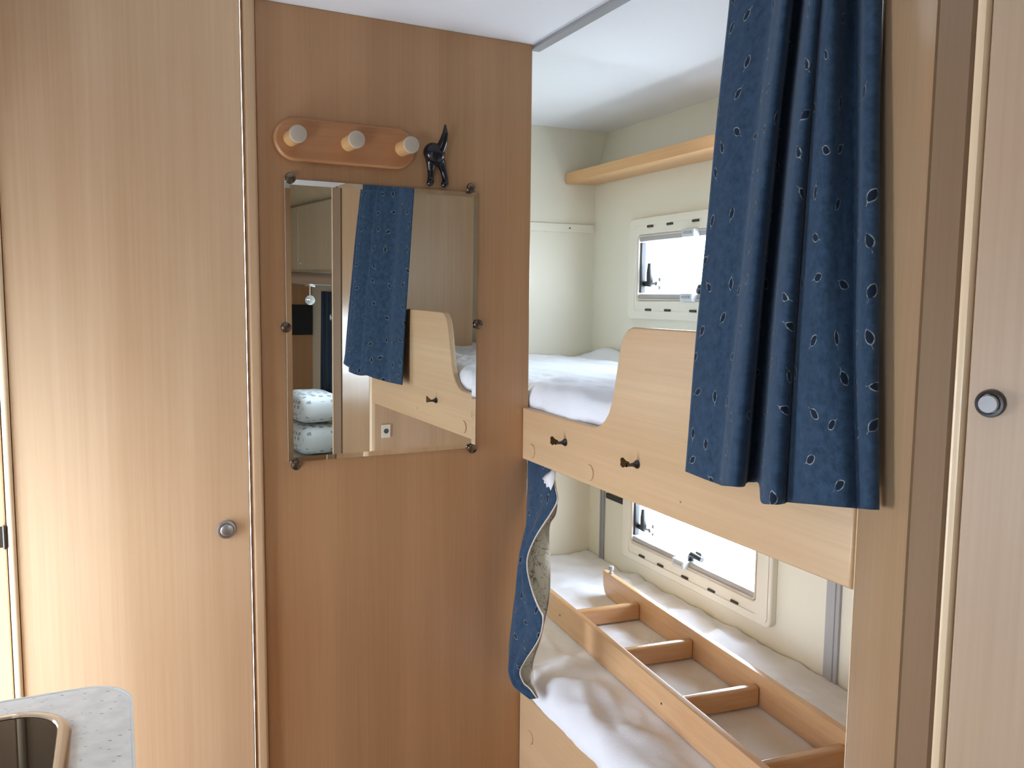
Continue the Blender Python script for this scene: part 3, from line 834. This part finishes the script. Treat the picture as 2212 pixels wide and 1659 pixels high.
# ------------------------------------------------------------------ peg rack
T = Thing('peg_rack', 'rounded reddish wooden board with three pegs above the mirror', 'coat rack', (-.442, 0, .326), F_P)
b = BM(); prism(b, rrect(-.597, -.287, .2815, .3705, .0444, 14), 'Y', -.018, -.0002, .006, 4); T.part('board', b, 'peg_rack_wood')
for s in (-.562, -.440, -.319):
    b = BM(); lathe(b, [(.0168, 0), (.0165, .02), (.0172, .045), (.0182, .054), (.0180, .058)], (s, -.017, .326), (0, -1, 0), 32)
    pg = T.part('peg', b, 'peg_wood')
    b = BM(); lathe(b, [(.0180, 0), (.0172, .0025), (.015, .0036), (0, .004)], (s, -.0748, .326), (0, -1, 0), 32)
    T.part('peg_end', b, 'peg_end', pg)

# ------------------------------------------------------------------ dog-rear coat hooks
def dog_hook():
    b = BM()
    def chain(P):
        for p, q in zip(P, P[1:]):
            n = 7
            for k in range(n + 1):
                t = k / n; c = [p[i] + (q[i] - p[i]) * t for i in range(4)]
                M = Matrix.Translation(c[:3])
                bmesh.ops.create_uvsphere(b, u_segments=14, v_segments=10, radius=c[3], matrix=M)
    # (along wall, out of wall, height, radius)
    chain([(-.2510, -.0205, .3265, .0222), (-.2450, -.0215, .3230, .0222)])
    chain([(-.2500, -.016, .3230, .0190), (-.2530, -.013, .3060, .0110), (-.2525, -.011, .2900, .0078), (-.2520, -.010, .2720, .0070), (-.2535, -.011, .2620, .0085), (-.2560, -.015, .2600, .0078)])
    chain([(-.2420, -.018, .3200, .0170), (-.2290, -.014, .3060, .0115), (-.2210, -.011, .2900, .0080), (-.2165, -.010, .2720, .0070), (-.2175, -.011, .2615, .0085), (-.2210, -.016, .2590, .0080)])
    chain([(-.2430, -.026, .3230, .0130), (-.2370, -.033, .3360, .0112), (-.2335, -.040, .3500, .0096), (-.2315, -.045, .3660, .0070), (-.2325, -.047, .3840, .0026)])
    o = obj('dog_hook', b, 'cast_iron_black', None, F_P @ Matrix.Translation((.004, 0, -.003)), (-.245, 0, .318), smooth=0)
    r = o.modifiers.new('remesh', 'REMESH'); r.mode = 'VOXEL'; r.voxel_size = .0014; r.use_smooth_shade = True
    m = o.modifiers.new('smooth', 'SMOOTH'); m.factor = .5; m.iterations = 6
    tag(o, 'black dog-rear coat hook with raised tail beside the pegs', 'coat hook')
dog_hook()

# ------------------------------------------------------------------ wardrobe beside the partition (left)
T = Thing('wardrobe', 'tall light wooden wardrobe door beside the mirror wall', 'wardrobe', (-.90, 0, -CZ), F_P)
b = BM(); box(b, (-.6545, -.012, -CZ), (-.6305, .022, ZC), .006, 4); T.part('door_post', b, 'door_post_laminate')
b = BM(); box(b, (-1.52, .020, -CZ), (-.655, .035, ZC)); T.part('carcass', b, 'dark_slot')
b = BM(); box(b, (-1.0895, -.013, -CZ + .03), (-.6600, .012, ZC - .006), .003, 3)
d1 = T.part('door', b, 'door_laminate')
b = BM(); box(b, (-1.1045, -.019, -CZ + .03), (-1.0905, .012, ZC - .006), .006, 4); T.part('edge_strip', b, 'edge_band_lit')
b = BM(); box(b, (-1.52, -.013, -CZ + .03), (-1.1065, .012, ZC - .006), .003, 3); d2 = T.part('door', b, 'door_laminate')
def push_knob(parent, T, org, ax, r, mats=('satin_steel', 'satin_steel')):
    o = Vector(org); 
    b = BM(); lathe(b, [(r, 0), (r, .004), (r * .93, .007), (r * .74, .0075), (r * .70, .006), (r * .70, .003), (0, .003)], o, ax, 36)
    k = T.part('knob', b, mats[0], parent)
    b = BM(); lathe(b, [(r * .66, .002), (r * .66, .011), (r * .58, .013), (0, .0135)], o, ax, 36)
    return k, b
k, bb = push_knob(d1, T, (-.710, -.013, -.488), (0, -1, 0), .0195)
bb.free()
b = BM(); lathe(b, [(.0128, .002), (.0128, .0095), (.011, .011), (0, .0112)], (-.710, -.013, -.488), (0, -1, 0), 32)
for v in b.verts: pass
T.part('knob', b, 'satin_steel', d1)
for z in (-.455,):
    b = BM(); tube(b, [(-1.1085, -.017, z - .022), (-1.1085, -.017, z + .022)], .0035, 10); box(b, (-1.130, -.015, z - .020), (-1.109, -.012, z + .020), .001, 1)
    T.part('hinge', b, 'dark_steel', d2)

# ------------------------------------------------------------------ tall cupboard (right)
T = Thing('tall_cupboard', 'tall wooden cupboard with a round push knob beside the long curtain', 'cupboard', (.90, .35, -CZ))
b = BM(); prism(b, [(.8465, .6930), (.8345, .6430), (.850, .636), (.8665, .690)], 'Z', -CZ, ZC); T.part('side_panel', b, 'panel_laminate_shaded')
b = BM(); prism(b, [(.838, .6395), (.8345, .637), (.834, .633), (.836, .6285), (.842, .6265), (.860, .6325), (.860, .6395)], 'Z', -CZ, ZC); T.part('edge_strip', b, 'edge_band_lit')
# the door stands at a slant: its own frame has +y into the cupboard and x along the leaf
DA = math.radians(22.0)
DM = Matrix.Translation((.8405, .6255, 0)) @ Matrix.Rotation(-math.pi / 2 + DA, 4, 'Z')
def leaf_part(name, bmx, mat, parent=None):
    bmesh.ops.transform(bmx, matrix=DM, verts=bmx.verts[:]); return T.part(name, bmx, mat, parent)
b = BM(); box(b, (.0005, 0, -CZ + .02), (.56, .018, ZC - .006), .003, 3); d = leaf_part('door', b, 'cupboard_door_laminate')
b = BM(); prism(b, [(.868, .689), (.853, .637), (.866, .628), (1.072, .12), (1.596, .12), (1.596, .689)], 'Z', -CZ, ZC); T.part('carcass', b, 'partition_laminate')
KX, KZ = .0235, -.107
b = BM(); lathe(b, [(.0150, 0), (.0150, .004), (.0138, .0075), (.0112, .0080), (.0105, .0050), (.0105, .002), (0, .002)], (KX, 0, KZ), (0, -1, 0), 36)
k = leaf_part('knob', b, 'dark_steel', d)
b = BM(); lathe(b, [(.0100, .001), (.0100, .0105), (.0088, .0125), (0, .013)], (KX, 0, KZ), (0, -1, 0), 36)
leaf_part('knob_button', b, 'button_grey', k)

# ------------------------------------------------------------------ power socket low on the bunk end panel (mirror only)
T = Thing('wall_socket', 'small white socket with a round hole on the bunk end panel, seen in the mirror', 'socket', (.96, .834, -.50))
b = BM(); box(b, (.945, .8335, -.525), (.979, .842, -.476), .003); T.part('faceplate', b, 'frame_cream')
b = BM(); lathe(b, [(.009, 0), (.009, .001), (0, .001)], (.962, .842, -.500), (0, 1, 0), 20); T.part('hole', b, 'black_plastic')

# ------------------------------------------------------------------ kitchen worktop and its covered sink
CT = -.52
T = Thing('kitchen_cabinet', 'kitchen cabinet under the grey worktop', 'cabinet', (-.30, .6, -CZ))
b = BM(); box(b, (XL + .003, .22, -CZ), (-.022, 1.195, CT - .032), .002); T.part('body', b, 'cupboard_laminate')
b = BM(); box(b, (-.021, .24, -CZ + .06), (-.004, 1.18, CT - .05), .003); d = T.part('door', b, 'cupboard_laminate')
b = BM(); tube(b, [(-.005, 1.05, -.60), (.010, 1.05, -.596), (.010, 1.05, -.562), (-.005, 1.05, -.558)], .003, 8); T.part('handle', b, 'dark_steel', d)
def wt_outline(off):
    x1, y1, r = .007 - off, 1.222 - off, .060 - off
    pts = [(XL + .003, .20)] + [(x1, .20)] + [(x1 - r + r * math.cos(a), y1 - r + r * math.sin(a)) for a in [math.radians(9 * k) for k in range(11)]] + [(XL + .003, y1)]
    return pts
T = Thing('worktop', 'speckled pale grey worktop with a rounded corner', 'worktop', (-.30, .63, CT - .03))
b = BM(); prism(b, wt_outline(.003), 'Z', CT - .029, CT, .001, 1); T.part('top', b, 'worktop_laminate')
b = BM(); ring_prism(b, wt_outline(0), wt_outline(.0032), 'Z', CT - .030, CT + .0006); T.part('edge', b, 'worktop_edge')
T = Thing('covered_sink', 'sink with a dark smoked glass lid set in a steel rim on the grey worktop', 'sink', (-.28, .78, CT))
sx0, sx1, sy0, sy1 = -.48, -.060, .60, 1.171
b = BM()
prof = [(0, .0005), (.004, .0055), (.010, .007), (.0145, .0065), (.016, .004)]
rings = []
for off, h in prof:
    rings.append([b.verts.new((x, y, CT + h)) for x, y in rrect(sx0 + off, sx1 - off, sy0 + off, sy1 - off, .070 - off, 12)])
for A, B in zip(rings, rings[1:]):
    for i in range(len(A)): b.faces.new((A[i], A[(i + 1) % len(A)], B[(i + 1) % len(A)], B[i]))
bmesh.ops.recalc_face_normals(b, faces=b.faces[:])
T.part('rim', b, 'chrome')
b = BM(); prism(b, rrect(sx0 + .0145, sx1 - .0145, sy0 + .0145, sy1 - .0145, .0555, 12), 'Z', CT + .001, CT + .0045, .0008, 1); T.part('glass_lid', b, 'smoked_glass')

T = Thing('added_kitchen_locker', 'added overhead locker above the worktop window, out of view, shading the upper room', 'locker', (-.46, .5, .12))  # unseen occluder, added to shade the wardrobe top and the ceiling
b = BM(); box(b, (XL + .003, -1.2, .12), (-.335, 1.78, ZC - .002), .004); T.part('carcass', b, 'cupboard_laminate')
for k in range(5):
    b = BM(); box(b, (-.334, -1.19 + .594 * k, .135), (-.316, -.606 + .594 * k, ZC - .015), .004); T.part('door', b, 'cupboard_laminate')

# ------------------------------------------------------------------ the dinette end, seen only in the mirror
T = Thing('overhead_locker', 'pale overhead locker along the side wall, reflected in the mirror', 'locker', (1.45, -1.2, .06))
b = BM(); box(b, (1.318, YF + .01, .060), (1.596, -.30, .455), .004); T.part('carcass', b, 'locker_laminate')
for y0, y1 in ((-2.08, -1.405), (-1.395, -.71), (-.70, -.31)):
    b = BM(); box(b, (1.300, y0, .075), (1.3175, y1, .445), .005, 3); dd = T.part('door', b, 'locker_laminate')
    b = BM(); lathe(b, [(.010, 0), (.010, .004), (.007, .008), (0, .009)], (1.300, (y0 + .06), .11), (-1, 0, 0), 16); T.part('knob', b, 'satin_steel', dd)
b = BM()
cov = [(1.300, .455), (1.270, .470), (1.245, .500), (1.232, .540), (1.226, .598), (1.34, .598), (1.34, .455)]
prism(b, cov, 'Y', YF + .01, -.30); T.part('cornice', b, 'locker_laminate')
b = BM(); prism(b, [(1.300, .056), (1.286, .040), (1.284, .018), (1.296, -.004), (1.325, -.010), (1.36, .0), (1.36, .058)], 'Y', YF + .01, -.30); T.part('pelmet', b, 'aluminium')
T = Thing('spot_lamp', 'small chrome spot lamp hanging under the overhead locker, reflected in the mirror', 'lamp', (1.335, -1.28, -.012))
b = BM(); box(b, (1.315, -1.32, -.022), (1.355, -1.24, -.008), .004); T.part('mount', b, 'chrome')
b = BM(); tube(b, [(1.335, -1.28, -.02), (1.335, -1.28, -.075)], .005, 10); T.part('stem', b, 'chrome')
b = BM(); lathe(b, [(0, -.03), (.014, -.028), (.024, -.015), (.030, .004), (.031, .018)], (1.335, -1.276, -.098), (-.35, .93, -.1), 24); hd = T.part('lamp_head', b, 'chrome')
b = BM(); lathe(b, [(.029, .017), (.016, .022), (0, .024)], (1.335, -1.276, -.098), (-.35, .93, -.1), 24); T.part('lens', b, 'lamp_glass', hd)
b = BM(); box(b, (1.28, YF - .001, -.36), (1.594, YF + .02, -.155), .006)
solid('dark_wall_panel', b, 'dark_panel', 'black rectangular panel on the far wooden wall, seen in the mirror', 'panel', kind=None, origin=(1.44, YF, -.26))
# side curtain
b = BM(); uv = []; grid = []
for i in range(31):
    row = []
    for j in range(61):
        y = -1.72 + .33 * j / 60; z = -.055 - .72 * i / 30
        row.append(b.verts.new((1.545 + .016 * math.sin(j * .75) + .004 * math.sin(j * .31 + i * .1), y, z)))
    grid.append(row)
for i in range(30):
    for j in range(60): b.faces.new((grid[i][j], grid[i + 1][j], grid[i + 1][j + 1], grid[i][j + 1]))
c = solid('curtain', b, 'dark_blue_curtain', 'dark blue curtain hanging at the dinette window, reflected in the mirror', 'curtain', kind=None, origin=(1.55, -1.55, -.05), smooth=80)
c.modifiers.new('thickness', 'SOLIDIFY').thickness = .003
# bench and cushions
T = Thing('dinette_bench', 'dinette bench with a patterned seat pad under the window, reflected in the mirror', 'bench', (1.25, -1.3, -CZ))
b = BM(); box(b, (.95, YF + .003, -CZ), (1.596, -.30, -1.125), .004); T.part('base', b, 'cupboard_laminate')
b = BM(); box(b, (.94, YF + .004, -1.124), (1.594, -.30, -1.03), .03, 4); T.part('seat_pad', b, 'patched_cotton')
def bolster(label, x0, x1, y0, y1, z0, z1, tilt):
    b = BM(); nu, nv = 40, 24; cx, cy, cz = (x0 + x1) / 2, (y0 + y1) / 2, (z0 + z1) / 2
    def sp(v, e): return math.copysign(abs(v) ** e, v)
    grid = []
    for i in range(nv + 1):
        ph = -math.pi / 2 + math.pi * i / nv; row = []
        for j in range(nu):
            la = 2 * math.pi * j / nu
            x = sp(math.cos(ph), .45) * sp(math.cos(la), .45); y = sp(math.cos(ph), .45) * sp(math.sin(la), .45); z = sp(math.sin(ph), .8)
            row.append(b.verts.new((cx + x * (x1 - x0) / 2, cy + y * (y1 - y0) / 2, cz + z * (z1 - z0) / 2 + .004 * n3(x * 3, y * 3, z * 3 + cz * 9))))
        grid.append(row)
    for i in range(nv):
        for j in range(nu): b.faces.new((grid[i][j], grid[i][(j + 1) % nu], grid[i + 1][(j + 1) % nu], grid[i + 1][j]))
    bmesh.ops.remove_doubles(b, verts=b.verts[:], dist=1e-5); bmesh.ops.recalc_face_normals(b, faces=b.faces[:])
    o = tag(obj('seat_cushion', b, 'patched_cotton', origin=(cx, cy, cz), smooth=80), label, 'cushion', 'cushions stacked on the dinette bench')
    return o
bolster('white cushion with grey patches, lower of the two stacked on the bench in the mirror', 1.24, 1.52, -1.62, -1.20, -1.022, -.840, 0)
bolster('white cushion with grey patches, upper of the two stacked on the bench in the mirror', 1.24, 1.52, -1.62, -1.20, -.832, -.655, 0)

SC.cycles.use_denoising = True
SC.cycles.max_bounces = 10; SC.cycles.diffuse_bounces = 6; SC.cycles.glossy_bounces = 5; SC.cycles.transparent_max_bounces = 8
SC.cycles.caustics_reflective = False; SC.cycles.caustics_refractive = False
